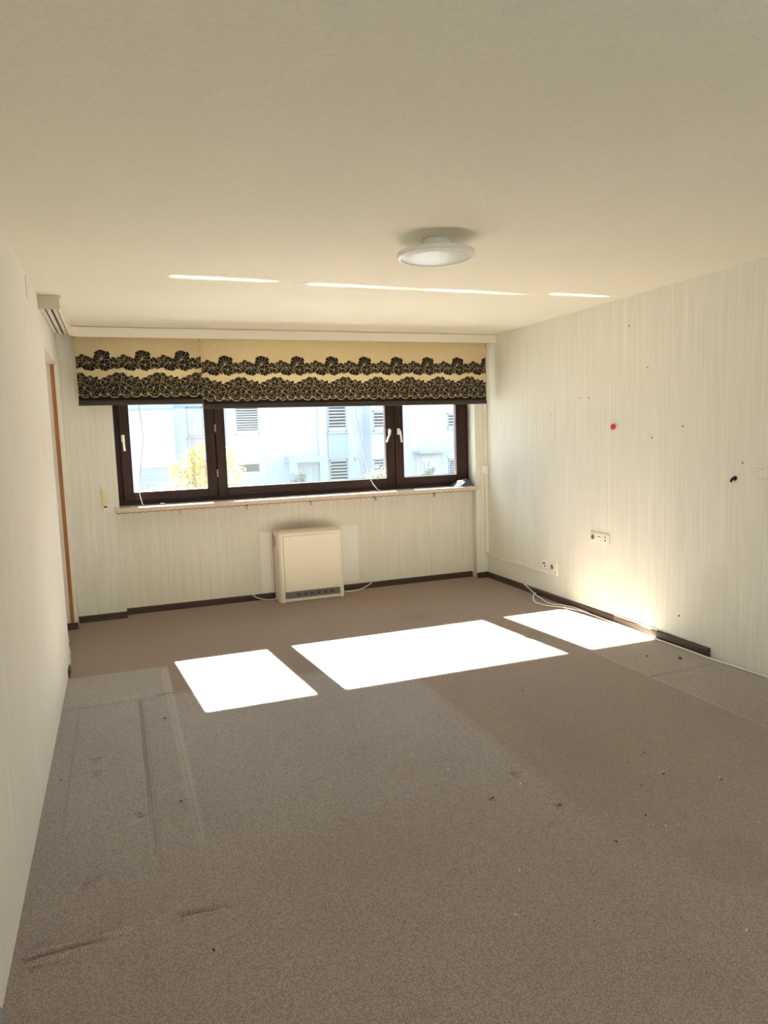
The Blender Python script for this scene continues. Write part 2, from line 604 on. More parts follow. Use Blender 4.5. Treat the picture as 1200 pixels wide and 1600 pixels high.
def thing(name, loc, label, cat, group=None, kind=None):
    o = bpy.data.objects.new(name, None)
    o.location = loc
    o.empty_display_size = 0.1
    COL.objects.link(o)
    return tag(o, label, cat, group, kind)


def struct(name, mb, m, label=None, smooth=False):
    o = obj(name, mb, m, None, smooth, origin=(0, 0, 0))
    o['kind'] = 'structure'
    if label: o['label'] = label
    return o


# ------------------------------------------------------------------ floor (carpet with its creases and dents)
def axis_lines(a, b, step, fine, fs):
    s = set(np.round(np.arange(a, b + 1e-6, step), 4))
    for lo, hi in fine:
        s |= set(np.round(np.arange(lo, hi, fs), 4))
    s |= {round(a, 4), round(b, 4)}
    return np.array(sorted(s))


gx = axis_lines(XL - 0.35, XR + 0.02, 0.06, [(-0.40, 0.26), (1.36, 1.64), (2.99, 3.03)], 0.008)
gy = axis_lines(YR, YN + 0.02, 0.08, [(2.16, 2.40), (3.41, 3.47), (4.43, 4.54), (2.34, 2.80), (3.00, 3.10), (3.46, 3.70), (4.02, 4.10)], 0.007)
GX, GY = np.meshgrid(gx, gy)
Z = np.zeros_like(GX)


def sstep(v, a, b):
    t = np.clip((v - a) / (b - a), 0, 1)
    return t * t * (3 - 2 * t)


def ridge_x(cy, slope, x0, x1, w, h):
    d = GY - (cy + slope * (GX - x0))
    return h * np.exp(-(d / w) ** 2) * sstep(GX, x0, x0 + .04) * (1 - sstep(GX, x1 - .12, x1))


def groove_y(cx, y0, y1, w, h):
    return h * np.exp(-((GX - cx) / w) ** 2) * sstep(GY, y0, y0 + .25) * (1 - sstep(GY, y1 - .1, y1))


Z += ridge_x(2.278, 0.02, -0.385, 0.04, 0.010, 0.020) + ridge_x(2.240, 0.03, -0.385, -0.06, 0.008, 0.014)
Z += ridge_x(2.290, -0.05, 0.075, 0.26, 0.010, -0.018) + ridge_x(2.265, -0.05, 0.075, 0.26, 0.009, 0.013)
Z += groove_y(0.033, 2.55, 4.42, 0.014, -0.009) + groove_y(0.205, 2.6, 5.0, 0.012, 0.003)
Z += ridge_x(4.505, 0, -0.40, 0.06, 0.010, 0.004) + ridge_x(4.47, 0, 0.10, 0.27, 0.009, -0.006)
Z += ridge_x(3.44, 0.02, 3.0, 3.70, 0.008, -0.005)
for dx, dy, r in [(-0.20, 2.60, .02), (-0.17, 2.62, .016), (-0.20, 3.66, .02), (-0.19, 3.50, .02), (1.59, 2.685, .02), (1.575, 2.70, .013),
                  (1.39, 2.537, .016), (1.616, 2.374, .016), (0.16, 3.06, .014), (-0.01, 3.01, .02), (0.155, 4.05, .014), (-0.33, 2.22, .012)]:
    Z -= 0.017 * np.exp(-((GX - dx) / r) ** 2 - ((GY - dy) / (r * .7)) ** 2)
    Z += 0.011 * np.exp(-((GX - dx) / (r * 1.3)) ** 2 - ((GY - dy + r) / (r * .6)) ** 2)
ny, nx = GX.shape
mb = MB()
mb.v = [(float(a), float(b), float(c)) for a, b, c in zip(GX.ravel(), GY.ravel(), Z.ravel())]
mb.f = [(j * nx + i, j * nx + i + 1, (j + 1) * nx + i + 1, (j + 1) * nx + i) for j in range(ny - 1) for i in range(nx - 1)]
floor = struct('floor', mb, CARPET, 'worn grey brown loop carpet with faded patches and creases', True)
sub = MB().box(XL - 0.6, XR + 0.5, YR - 0.3, YO, -0.28, -0.04)
obj('floor_slab', sub, PAVING, floor)

# ------------------------------------------------------------------ ceiling and walls
struct('ceiling', MB().box(XL - 0.6, XR + 0.5, YR - 0.3, YO, H, H + 0.25), CEILING, 'cream ceiling with coarse woodchip texture')

DY0, DY1, DZ = 5.33, 6.43, 2.21          # doorway in the left wall
m = MB().box(XL - 0.25, XL, YR, DY0, -0.1, H)
m.box(XL - 0.25, XL, DY0, DY1, DZ, H)
m.box(XL - 0.25, XL, DY1, YB + 0.05, -0.1, H)
wl = struct('wall_left', m, WALLPAPER_LEFT, 'left wall with pale striped wallpaper and a doorway near the window')
# chipped corner of the doorway
cm = MB()
for k, (yy, zz, r) in enumerate([(5.335, 1.12, .02), (5.332, 1.05, .014), (5.325, 0.20, .016), (5.32, 0.10, .024), (5.29, 0.05, .022), (5.33, 0.62, .010)]):
    cm.ball((XL + 0.001, yy, zz), r, .28, .7, 2.0, 0.3, 2)
obj('chipped_plaster', cm, PLASTER, wl)
obj('wallpaper_crack', MB().box(XL - .001, XL + 0.0012, 4.448, 4.453, 2.36, 2.485), DARK, wl)

wr = struct('wall_right', MB().box(XR, XR + 0.25, YR, YB + 0.05, -0.1, H), WALLPAPER, 'right wall with pale vertically striped wallpaper')
dots = [(4.884, 1.786, .006), (5.012, 1.793, .005), (4.2, 1.965, .005), (4.148, 1.46, .006), (4.16, 1.485, .003), (3.851, 1.536, .006),
        (3.864, 0.214, .007), (4.401, 2.288, .006), (3.35, 1.30, .005), (5.42, 1.67, .004)]
for yy, zz, r in dots:
    obj('nail_hole', MB().cyl((XR - 0.0015, yy, zz), (1, 0, 0), r, 0.01, 10), DARK, wr)
obj('torn_paper', MB().prism([(5.36, 0.062), (5.43, 0.062), (5.41, 0.10)], 'X', XR - 0.003, XR + .001), PLASTIC_WHITE, wr)
for (ya, za, yb2, zb) in [(3.27, 1.245, 3.12, 1.285), (3.24, 1.20, 3.10, 1.215), (3.30, 1.262, 3.20, 1.270)]:
    obj('pencil_scratch', MB().tube([(XR - .0005, ya, za), (XR - .0005, (ya + yb2) / 2, (za + zb) / 2 + .004), (XR - .0005, yb2, zb)], 0.0012, 4, 2), STEEL, wr)

# window wall: piers, breast wall, lintel
m = MB()
m.prism([(XL - 0.25, YB), (NL, YB), (NL, YO), (XL - 0.25, YO)], 'Z', -0.1, H)
m.prism([(NR, YB), (XR + 0.25, YB), (XR + 0.25, YO), (NR + 0.045, YO), (NR + 0.030, 6.84)], 'Z', -0.1, H)
m.box(NL, NR + 0.03, YB, YO, 2.24, H)
struct('wall_back', m, WALLPAPER, 'window wall piers with striped wallpaper')
struct('wall_niche', MB().box(NL, NR + 0.03, YN, YO, -0.1, 0.94), WALLPAPER_NICHE, 'breast wall under the window with striped wallpaper and a darker patch')

# rear wall with an unseen terrace window added to light the near half
m = MB()
m.box(XL - 0.25, XL + 0.35, YR - 0.25, YR, -0.1, H)
m.box(XR - 0.35, XR + 0.25, YR - 0.25, YR, -0.1, H)
m.box(XL + 0.35, XR - 0.35, YR - 0.25, YR, 2.3, H)
m.box(XL + 0.35, XR - 0.35, YR - 0.25, YR, -0.1, 0.05)
struct('wall_rear', m, WALLPAPER_LEFT, 'rear wall behind the camera with an added terrace window')
w2 = thing('window_2', ((XL + XR) / 2, YR - 0.12, 0.05), 'terrace window added behind the camera for light', None, None, 'structure')
m = MB()
xa, xb = XL + 0.35, XR - 0.35
for x in (xa, (xa + xb) / 2 - .03, xb - .06):
    m.box(x, x + .06, YR - .16, YR - .09, 0.05, 2.3)
m.box(xa, xb, YR - .16, YR - .09, 0.05, 0.12).box(xa, xb, YR - .16, YR - .09, 2.23, 2.3)
obj('frame', m, FRAME_V, w2)

# ------------------------------------------------------------------ doorway in the left wall
d1 = thing('door_1', (XL - 0.1, (DY0 + DY1) / 2, 0), 'doorway beside the window with a bare orange wood strip on its jamb', None, None, 'structure')
obj('door_leaf', MB().box(XL - 0.245, XL - 0.20, DY0 - .02, DY1 + .02, 0.01, DZ), SHADED_PAINT, d1)
obj('jamb', MB().box(XL - 0.24, XL - 0.052, DY1 - 0.012, DY1, 0.055, DZ), SHADED_PAINT, d1)
obj('wood_strip', MB().box(XL - 0.052, XL - 0.024, DY1 - 0.016, DY1, 0.055, DZ - 0.015), ORANGE_WOOD, d1)
m = MB().cbox(XL - 0.024, XL + 0.002, DY1 - 0.014, DY1 + .012, 0.055, DZ + 0.03, 0.003)
obj('casing', m, WHITE_PAINT, d1)
obj('soffit', MB().box(XL - 0.20, XL + .001, DY0, DY1, DZ - 0.012, DZ), WHITE_PAINT, d1)
obj('latch_plate', MB().box(XL - 0.004, XL + .004, DY1 - .018, DY1 - .010, 1.02, 1.14), WHITE_PAINT, d1)
obj('threshold_strip', MB().cbox(XL - 0.24, XL + 0.004, DY1 - 0.030, DY1, 0.0, 0.056, 0.003), SKIRT_X, d1)


# ------------------------------------------------------------------ skirting boards
def skirt_x(name, x0, x1, y, label):
    m = MB().prism([(y - 0.014, 0), (y, 0), (y, 0.058), (y - 0.006, 0.058), (y - 0.014, 0.048)], 'X', x0, x1)
    return struct(name, m, SKIRT_X, label)


skirt_x('baseboard_back', NL, NR, YN, 'dark brown skirting board in the niche under the window')
skirt_x('baseboard_left_pier', XL, NL + 0.002, YB, 'dark brown skirting board on the left pier')
skirt_x('baseboard_right_pier', NR - 0.002, XR, YB, 'dark brown skirting board on the right pier')
prof = [(XR - 0.014, 0), (XR, 0), (XR, 0.058), (XR - 0.006, 0.058), (XR - 0.014, 0.048)]
br = struct('baseboard_right', MB().prism(prof, 'Y', 4.55, YB), SKIRT_Y, 'dark brown skirting board along the right wall')
obj('sunlit_tone_length', MB().prism(prof, 'Y', 4.06, 4.549), SKIRT_SUNLIT, br)  # stretch with sunlight put into its colour
obj('painted_sunlit_edge', MB().box(XR - 0.008, XR, 4.07, 4.55, 0.058, 0.066), PLASTIC_WHITE, br)  # white strip painted in for the sunlit top edge
prof2 = [(XR - 0.026, 0), (XR - .004, 0), (XR - .004, 0.060), (XR - 0.016, 0.060), (XR - 0.026, 0.050)]
obj('loose_end_length', MB().prism(prof2, 'Y', 3.575, 4.06), SKIRT_Y, br)
obj('end_nail', MB().cyl((XR - 0.015, 3.575, 0.03), (0, -1, 0), 0.004, 0.01, 8), STEEL, br)
prof3 = [(XL, 0), (XL + 0.014, 0), (XL + 0.014, 0.05), (XL + 0.006, 0.06), (XL, 0.06)]
bl = struct('baseboard_left', MB().prism(prof3, 'Y', YR, 2.02), SKIRT_GREY, 'grey skirting board at the near end of the left wall')
obj('skirting_stub', MB().prism([(XL, 0), (XL + .010, 0), (XL + .010, .048), (XL, .055)], 'Y', 5.07, 5.20), SKIRT_Y, bl)

# ------------------------------------------------------------------ window
GLZ0, GLZ1 = 1.10, 2.12
w1 = thing('window_1', (1.76, 6.86, 0.981), 'wide three pane window with dark brown wooden frames', None, None, 'structure')
WX0, WX1, WZ0, WZ1 = NL - 0.002, NR + 0.032, 0.968, 2.24
m = MB()
m.cbox(WX0, WX0 + .062, 6.84, 6.91, WZ0, WZ1, .004)
m.cbox(WX1 - .062, WX1, 6.84, 6.91, WZ0, WZ1, .004)
m.cbox(0.842, 0.908, 6.845, 6.91, WZ0, WZ1, .004)
m.cbox(2.640, 2.706, 6.845, 6.91, WZ0, WZ1, .004)
obj('frame_upright', m, FRAME_V, w1)
m = MB().cbox(WX0, WX1, 6.838, 6.91, WZ0, 1.028, .004).cbox(WX0, WX1, 6.84, 6.91, WZ1 - .06, WZ1, .004)
obj('frame_rail', m, FRAME_H, w1)
for x0, x1, ga, gb in [(0.040, 0.874, 0.127, 0.782), (0.879, 2.670, 0.967, 2.574), (2.676, 3.488, 2.768, 3.368)]:
    s = MB().cbox(x0, ga, 6.800, 6.868, 1.020, 2.19, .006).cbox(gb, x1, 6.800, 6.868, 1.020, 2.19, .006)
    sash = obj('sash', s, FRAME_V, w1)
    r = MB().cbox(ga, gb, 6.802, 6.866, 1.020, GLZ0, .006).cbox(ga, gb, 6.802, 6.866, GLZ1, 2.19, .006)
    # sloped glazing bead at the bottom
    r.prism([(6.800, 1.088), (6.834, 1.106), (6.834, 1.09)], 'X', ga, gb)
    obj('sash_rail', r, FRAME_H, sash)
    obj('pane', MB().box(ga - .004, gb + .004, 6.838, 6.842, GLZ0 - .004, GLZ1 + .004), GLASS, sash)
hm = MB()
for zz in (1.62, 1.20):
    hm.cyl((0.8765, 6.796, zz), (0, 0, 1), 0.008, 0.07, 10)
obj('hinge', hm, STEEL, w1)


def handle(x, z, tilt):
    m = MB().cbox(x - .014, x + .014, 6.790, 6.800, z - .032, z + .032, .004)
    m.cyl((x, 6.795, z + .010), (0, -1, 0), 0.010, 0.035, 14)
    d = Vector((math.sin(tilt), -0.04, -math.cos(tilt)))
    p0 = Vector((x, 6.758, z + .014))
    m.tube([p0, p0 + d * .045 + Vector((0, -.006, 0)), p0 + d * .085, p0 + d * .125], 0.0095, 10, 4)
    h = obj('handle', m, PLASTIC_WHITE, w1, True)
    h['label'] = 'white plastic window handle'
    return h


handle(0.066, 1.585, math.radians(3))
handle(2.613, 1.570, math.radians(-22))
handle(2.712, 1.570, math.radians(8))
# outside: sheet metal sill and the lowered roller shutter
obj('outer_sill', MB().prism([(6.905, 1.06), (6.905, 1.092), (7.16, 1.080), (7.16, 1.05)], 'X', NL + .005, NR + .035), PLASTIC_WHITE, w1)
SHZ = 1.949
for i in range(6):
    z0 = SHZ + i * 0.05
    obj('shutter_slat', MB().prism([(6.997, z0), (7.001, z0 - .0), (7.006, z0 + .025), (7.001, z0 + .050), (6.997, z0 + .050)], 'X', NL + .005, NR + .035), SHUTTER, w1)
obj('shutter_box', MB().box(NL, NR + .035, 6.95, 7.08, 2.2, 2.24), SHUTTER, w1)

# ------------------------------------------------------------------ window sill
sill = thing('windowsill', (1.755, 6.68, 0.938), 'long rose brown marble windowsill with scalloped edging under the window', 'windowsill')
obj('slab', MB().cbox(NL + .001, NR - .001, 6.58, 6.838, 0.941, 0.981, .004), SILL, sill)
m = MB().cbox(-0.035, NL + .001, 6.575, YB - .001, 0.941, 0.981, .006).cbox(NR - .001, 3.525, 6.575, YB - .001, 0.941, 0.981, .006)
obj('slab_ear', m, SILL, sill)
# scalloped edging strip on the front edge
per = 0.054
n = int((3.52 + 0.035) / per)
pts = [(-0.035, 0.978)]
low = []
for i in range(n * 8 + 1):
    t = i / 8.0
    low.append((-0.035 + t * per, 0.944 - 0.010 * abs(math.sin(math.pi * t))))
low.append((3.525, 0.946))
m = MB()
for (xa, za), (xb, zb) in zip(low[:-1], low[1:]):
    m.add([(xa, 6.572, 0.976), (xb, 6.572, 0.976), (xb, 6.572, zb), (xa, 6.572, za), (xa, 6.576, 0.976), (xb, 6.576, 0.976), (xb, 6.576, zb), (xa, 6.576, za)],
          [(0, 1, 2, 3), (7, 6, 5, 4), (0, 4, 5, 1), (3, 2, 6, 7)])
ed = obj('scalloped_edging', m, SILL_TRIM, sill)
obj('edging_cord', MB().tube([(x, 6.571, z) for x, z in low[::2]], 0.0034, 5, 2), SILL_CORD, ed)
for x in (0.499, 1.102, 1.713, 2.371, 3.01):
    m = MB().box(x - .006, x + .006, 6.60, 6.612, 0.895, 0.942).box(x - .006, x + .006, 6.60, YN + .002, 0.925, 0.942)
    obj('bracket', m, STEEL, sill)

# narrow area lights added to imitate sun reflected off the slab onto the ceiling
for xa, xb, yc in ((0.16, 0.794, 6.69), (1.0, 1.77, 6.735), (1.79, 2.59, 6.75), (2.76, 3.37, 6.71)):
    ld = bpy.data.lights.new('added_sill_glint_lamp', 'AREA')
    ld.shape = 'RECTANGLE'
    ld.size, ld.size_y = xb - xa, 0.030
    ld.spread = math.radians(1.1)
    ld.energy = 0.26 * (xb - xa)
    ld.color = (1.0, 0.97, 0.90)
    lo = bpy.data.objects.new('added_sill_glint_lamp', ld)
    lo.location = ((xa + xb) / 2, yc, 0.990)
    d = Vector((0.092, -1.0, 0.663)).normalized()
    zx = -d; xx = Vector((1, 0, 0)); xx = (xx - zx * xx.dot(zx)).normalized(); yx = zx.cross(xx)
    lo.rotation_euler = Matrix((xx, yx, zx)).transposed().to_euler()
    COL.objects.link(lo)

# folded grey cloth and bits left on the sill
bm_v, bm_f = [], []
nu, nv = 22, 12
for j in range(nv):
    for i in range(nu):
        u, v = i / (nu - 1), j / (nv - 1)
        x = 3.255 + u * 0.235
        y = 6.615 + v * 0.17
        h = 0.070 * math.sin(math.pi * min(1, u * .95 + .02)) ** 0.8 * (0.35 + .65 * math.sin(math.pi * (0.15 + .8 * v))) * (0.45 + 0.75 * u)
        h += 0.012 * math.sin(u * 17 + v * 5) * math.sin(math.pi * u) * math.sin(math.pi * v) + .005
        edge = min(u, 1 - u, v, 1 - v)
        z = 0.983 + max(0.001, h * min(1, edge * 7))
        bm_v.append((x, y, z))
for j in range(nv - 1):
    for i in range(nu - 1):
        a = j * nu + i
        bm_f.append((a, a + 1, a + nu + 1, a + nu))
m = MB(); m.add(bm_v, bm_f)
m.add([(3.262, 6.62, .9815), (3.485, 6.62, .9815), (3.485, 6.78, .9815), (3.262, 6.78, .9815)], [(3, 2, 1, 0)])
rag = tag(obj('folded_cloth', m, CLOTH_GREY, None, True), 'crumpled dark grey cloth on the right end of the windowsill', 'cloth')
m = MB().add([(3.24, 6.60, .984), (3.31, 6.595, .992), (3.36, 6.60, 1.03), (3.30, 6.63, 1.012), (3.25, 6.63, .986), (3.345, 6.64, 1.045)],
             [(0, 1, 3, 4), (1, 2, 5, 3)])
obj('pale_flap', m, CLOTH_PALE, rag)
m = MB().ball((0.357, 6.70, 0.990), 0.016, 1.5, .9, .5, .15)
tag(obj('plaster_chip', m, CRUMB_PALE, None, True), 'small white chip lying on the left part of the windowsill', 'chip')

# ------------------------------------------------------------------ roller blinds with printed flower bands
MMX, MMZ = 0.325 / 385, 0.00088          # metres per drawing unit
UW, UY0, UY1 = 385, 370, 872
RES = 1.4                                # drawing units per raster cell
cols = int(round(UW / RES))
rows = int(round((UY1 - UY0) / RES))
PXg, PYg = np.meshgrid((np.arange(cols) + .5) * UW / cols, UY0 + (np.arange(rows) + .5) * (UY1 - UY0) / rows)


def petal_mask(cx, cy, ang, L, W, grow):
    a = math.radians(ang)
    ux, uy = math.cos(a), -math.sin(a)
    out = np.zeros(PXg.shape, bool)
    for sh in (-UW, 0, UW):
        dx, dy = PXg - cx - sh, PYg - cy
        u = dx * ux + dy * uy
        v = -dx * uy + dy * ux
        v = v + 0.16 * L * (u / L) ** 2 - 0.08 * L * (u / L)
        r = 0.262 * W + grow
        lob = ((u - .76 * L) ** 2 + (v - .25 * W) ** 2 < r * r) | ((u - .76 * L) ** 2 + (v + .25 * W) ** 2 < r * r)
        body = (u > -grow) & (u < .76 * L) & (np.abs(v) < .46 * W * np.clip(u / (.74 * L), 0.05, 1) ** .8 + grow)
        out |= lob | body
    return out


def build_print():
    black = np.zeros(PXg.shape, bool)
    wave = 652 + 20 * np.cos(2 * np.pi * (PXg + 10) / UW)
    black |= PYg > wave
    G = 2.0
    def fan(cx, cy, angs, L, k=0.98):
        sp = abs(angs[1] - angs[0]) if len(angs) > 1 else 45
        W = min(2 * .74 * L * math.tan(math.radians(min(sp, 80) / 2)) * 1.12, L * 0.98) * k
        for i, a in enumerate(angs):
            l = L * (1 + 0.10 * math.cos(i * 2.6 + cx))
            black[petal_mask(cx % UW, cy, a, l, W, G)] = False
            black[petal_mask(cx % UW, cy, a, l, W, 0)] = True
    # lower rows first, then what lies over them
    fan(30, 806, [160, 118, 76, 34, -8], 78)
    fan(150, 812, [150, 105, 60, 15], 84)
    fan(262, 802, [165, 122, 79, 36, -7], 82)
    fan(350, 812, [140, 90, 40], 66)
    fan(90, 752, [160, 100, 40, -20], 58)
    fan(205, 750, [170, 112, 54, -4], 60)
    fan(320, 750, [150, 95, 40], 58)
    # crest of the lower garland
    fan(75, 672, [140, 85, 30, -30], 48)
    fan(205, 690, [150, 90, -50, -110], 46)
    fan(20, 692, [160, 95, 25, -40, -110, -170], 46)
    fan(178, 650, [110, 52, -6, -64], 46)
    fan(128, 650, [190, 130, 70, 10, -60, -120], 46)
    fan(-125, 668, [165, 112, 64, 18], 36)
    fan(-125, 662, [205, 172, -2, -33, -64, -95, -126], 80)
    # upper garland
    fan(140, 528, [175, 125, 75, 25, -25, -75, -125], 46)
    fan(70, 528, [175, 125, 75, 25, -25, -75, -125], 48)
    fan(215, 516, [175, 125, 75, 25, -25, -75, -125], 50)
    fan(-60, 520, [150, 100, 50, 0, -50, -100], 56)
    fan(172, 505, [150, 95, 40, -15, -75], 52)
    fan(105, 512, [130, 78, 26, -50, -110], 52)
    fan(205, 478, [150, 90, 30, -40], 42)
    fan(-135, 500, [160, 112, 64, 20], 52)
    fan(-125, 512, [5, -30, -65, -100, -135], 88, 0.90)
    fan(20, 532, [176, 118, 52, -5, -55, -105, -150], 58)
    fan(0, 474, [188, 158, 128, 98, 68, 38, 8], 98, 0.90)
    # star-shaped gaps at the hearts of the clovers
    for cx, cy in [(20, 530), (20, 690), (105, 512), (30, 806), (150, 812), (262, 802), (90, 752), (205, 750)]:
        for sh in (-UW, 0, UW):
            d = np.abs(PXg - cx - sh) + np.abs(PYg - cy) * 0.55
            black[d < 6.5] = False
    # curling tendrils in the dark band
    def arc(cx, cy, r, a0, a1, w):
        for sh in (-UW, 0, UW):
            dx, dy = PXg - cx - sh, PYg - cy
            rr = np.hypot(dx, dy)
            an = (np.degrees(np.arctan2(-dy, dx)) - a0) % 360
            black[(np.abs(rr - r) < w) & (an < a1 - a0)] = False
    arc(95, 790, 52, 200, 330, 2.6)
    arc(300, 778, 60, 215, 340, 2.6)
    arc(210, 800, 40, 190, 320, 2.4)
    arc(0, 775, 55, 215, 320, 2.4)
    black[PYg > 850] = True
    return black


PRINT_MASK = build_print()


def print_mesh(x_left, x_right, x_flower, z_bar, y):
    """flat printed pattern as thin strips, one run of dark cells at a time"""
    mb = MB()
    n = rows
    cell_x = UW / cols * MMX
    dzr = (UY1 - UY0) / rows * MMZ
    k0 = int(math.floor((x_left - x_flower) / 0.325)) - 1
    k1 = int(math.ceil((x_right - x_flower) / 0.325)) + 1
    for r in range(n):
        row = PRINT_MASK[r]
        full = np.tile(row, k1 - k0)
        xs0 = x_flower + k0 * 0.325
        d = np.diff(np.concatenate(([0], full.astype(int), [0])))
        st, en = np.where(d == 1)[0], np.where(d == -1)[0]
        ztop = z_bar + (915 - UY0) * MMZ - r * dzr
        zbot = ztop - dzr
        for a, b in zip(st, en):
            xa, xb = max(x_left, xs0 + a * cell_x), min(x_right, xs0 + b * cell_x)
            if xb - xa > 1e-4:
                o = len(mb.v)
                mb.v += [(xa, y, zbot), (xb, y, zbot), (xb, y, ztop), (xa, y, ztop)]
                mb.f.append((o, o + 1, o + 2, o + 3))
    return mb


def blind(x0, x1, y, zb, xf, label, cord_pts):
    t = thing('roller_blind', ((x0 + x1) / 2, y, zb), label, 'blind')
    obj('fabric', MB().box(x0, x1, y, y + .0012, zb + 0.012, 2.44), FABRIC, t)
    p = obj('floral_print', print_mesh(x0 + .001, x1 - .001, xf, zb, y - .0008), PRINT, t)
    p['label'] = 'black printed garlands of fan shaped flowers'
    obj('bottom_bar', MB().cbox(x0 - .002, x1 + .004, y - .006, y + .008, zb, zb + 0.030, .003), BAR, t)
    obj('bar_edge', MB().box(x0, x1, y - .004, y + .006, zb + .0305, zb + .036), PRINT, t)
    obj('roller_tube', MB().cyl((x0, y + .022, 2.45), (1, 0, 0), 0.021, x1 - x0, 20), PLASTIC_WHITE, t, True)
    obj('end_bracket', MB().box(x0 - .006, x0 - .001, y - .004, y + .010, 2.40, 2.475), STEEL, t)
    obj('end_bracket', MB().box(x1 + .001, x1 + .006, y - .004, y + .045, 2.37, 2.475), STEEL, t)
    obj('pull_cord', MB().tube(cord_pts, 0.0038, 6, 5), CABLE, t, True)
    return t


bl_left = blind(-0.262, 0.765, 6.506, 1.866, -0.058,
                'narrow cream roller blind with black floral print, left of the pair at the window',
                [(0.219, 6.745, 2.40), (0.219, 6.74, 2.05), (0.219, 6.735, 1.873), (0.235, 6.73, 1.609), (0.219, 6.72, 1.468), (0.186, 6.71, 1.27),
                 (0.17, 6.70, 1.128), (0.175, 6.70, 1.071), (0.187, 6.695, 1.007), (0.196, 6.69, 0.985)])
blind(0.745, 3.545, 6.458, 1.820, 0.955,
      'wide cream roller blind with black floral print, right of the pair at the window',
      [(2.17, 6.70, 2.40), (2.20, 6.70, 2.05), (2.225, 6.70, 1.797), (2.279, 6.70, 1.482), (2.323, 6.70, 1.227), (2.347, 6.695, 1.13),
       (2.385, 6.69, 1.052), (2.43, 6.68, 0.995), (2.45, 6.67, 0.986)])

# ------------------------------------------------------------------ curtain rail box (valance) round the window corner
val = thing('curtain_rail_box', (1.6, 6.376, 2.414), 'long cream curtain rail box under the ceiling, curving round the left corner', 'curtain rail')
XV = -0.277
YV = 6.376
path = [(XV, 5.12), (XV, YV - 0.085)]
for i in range(1, 9):
    a = math.pi - (math.pi / 2) * i / 8
    path.append((XV + 0.085 + 0.085 * math.cos(a), YV - 0.085 + 0.085 * math.sin(a)))
path.append((XR, YV))
m = MB()
profz = [(0.0, 2.416), (0.0, 2.492), (0.012, 2.499), (0.016, 2.499), (0.016, 2.424), (0.010, 2.414)]
sec = []
for i, (x, y) in enumerate(path):
    a, b = Vector(path[max(i - 1, 0)]), Vector(path[min(i + 1, len(path) - 1)])
    d = (b - a).normalized()
    nrm = Vector((-d.y, d.x))         # towards the walls
    sec.append([(x + nrm.x * o, y + nrm.y * o, z) for o, z in profz])
k = len(profz)
m.v = [p for s in sec for p in s]
m.f = [(i * k + j, i * k + (j + 1) % k, (i + 1) * k + (j + 1) % k, (i + 1) * k + j) for i in range(len(path) - 1) for j in range(k)]
m.f += [tuple(range(k)), tuple((len(path) - 1) * k + j for j in range(k))[::-1]]
obj('fascia', m, VALANCE, val, True)
obj('top_board', MB().box(XL, XV + .01, 5.125, 6.5, 2.482, 2.499).box(XL, XR, YV + .01, 6.60, 2.482, 2.499), VALANCE, val)
obj('end_cap', MB().cbox(XL, XV + .002, 5.108, 5.122, 2.413, 2.498, .002), VALANCE_END, val)
for k2, x in enumerate((-0.385, -0.350, -0.312)):
    obj('track', MB().box(x - .012, x + .012, 5.124, 6.36, 2.428, 2.482), TRACK, val)
obj('track_slot', MB().box(-0.3345, -0.3275, 5.124, 6.36, 2.44, 2.481), DARK, val)
obj('track_slot', MB().box(-0.3710, -0.3660, 5.124, 6.36, 2.44, 2.481), DARK, val)

# ------------------------------------------------------------------ storage heater
ht = thing('storage_heater', (1.672, 6.60, 0.0), 'cream night storage heater standing on the carpet under the window', 'heater')
hx0, hx1, hy0, hy1, hz = 1.352, 1.985, 6.495, 6.722, 0.668
# casing: outline seen from the side (y, z) extruded, front upper edge sloped
cas = [(hy0 + .012, 0.006), (hy1, 0.006), (hy1, hz - .006), (hy1 - .02, hz), (hy0 + .045, hz - .002), (hy0 + .020, hz - .016), (hy0 + .012, hz - .035)]
obj('casing', MB().prism(cas, 'X', hx0 + .03, hx1 - .03), CREAM_METAL_SIDE, ht)
for x0, x1, sx in ((hx0, hx0 + .045, 1), (hx1 - .045, hx1, -1)):
    # side cheek with a rounded front corner (outline in x, y)
    pts = []
    R = 0.038
    xo, xi = (x0, x1) if sx > 0 else (x1, x0)
    pts.append((xo, hy1)); 
    for i in range(7):
        a = (math.pi / 2) * i / 6
        pts.append((xo + sx * (R - R * math.cos(a)), hy0 + R - R * math.sin(a)))
    pts += [(xi, hy0), (xi, hy1)]
    mb = MB().prism(pts, 'Z', 0.0, hz - .02)
    # sloped shoulder on top
    q = len(pts)
    v = [(p[0], p[1], hz - .02) for p in pts] + [(p[0] + sx * .012 * (1 if abs(p[0] - xo) < .03 else 0), max(p[1], hy0 + .02), hz - .001) for p in pts]
    mb.add(v, [tuple(range(q, 2 * q))] + [(i, (i + 1) % q, q + (i + 1) % q, q + i) for i in range(q)])
    obj('side_cheek', mb, CREAM_METAL_SIDE, ht, True)
obj('front_panel', MB().cbox(hx0 + .049, hx1 - .035, hy0 - .002, hy0 + .02, 0.098, hz - .042, .004), CREAM_METAL, ht)
obj('top_lip', MB().cbox(hx0 + .049, hx1 - .035, hy0 + .002, hy0 + .02, hz - .040, hz - .018, .003), CREAM_METAL, ht)
obj('plinth', MB().cbox(hx0 + .049, hx1 - .035, hy0, hy0 + .02, 0.004, 0.030, .003), CREAM_METAL_SIDE, ht)
g = obj('grille', MB().box(hx0 + .049, hx1 - .035, hy0 + .010, hy0 + .02, 0.031, 0.096), GRILLE_GREY, ht)
for i in range(5):
    z = 0.036 + i * 0.013
    obj('grille_bar', MB().box(hx0 + .050, hx1 - .036, hy0 + .003, hy0 + .012, z, z + .004), GRILLE_GREY, g)
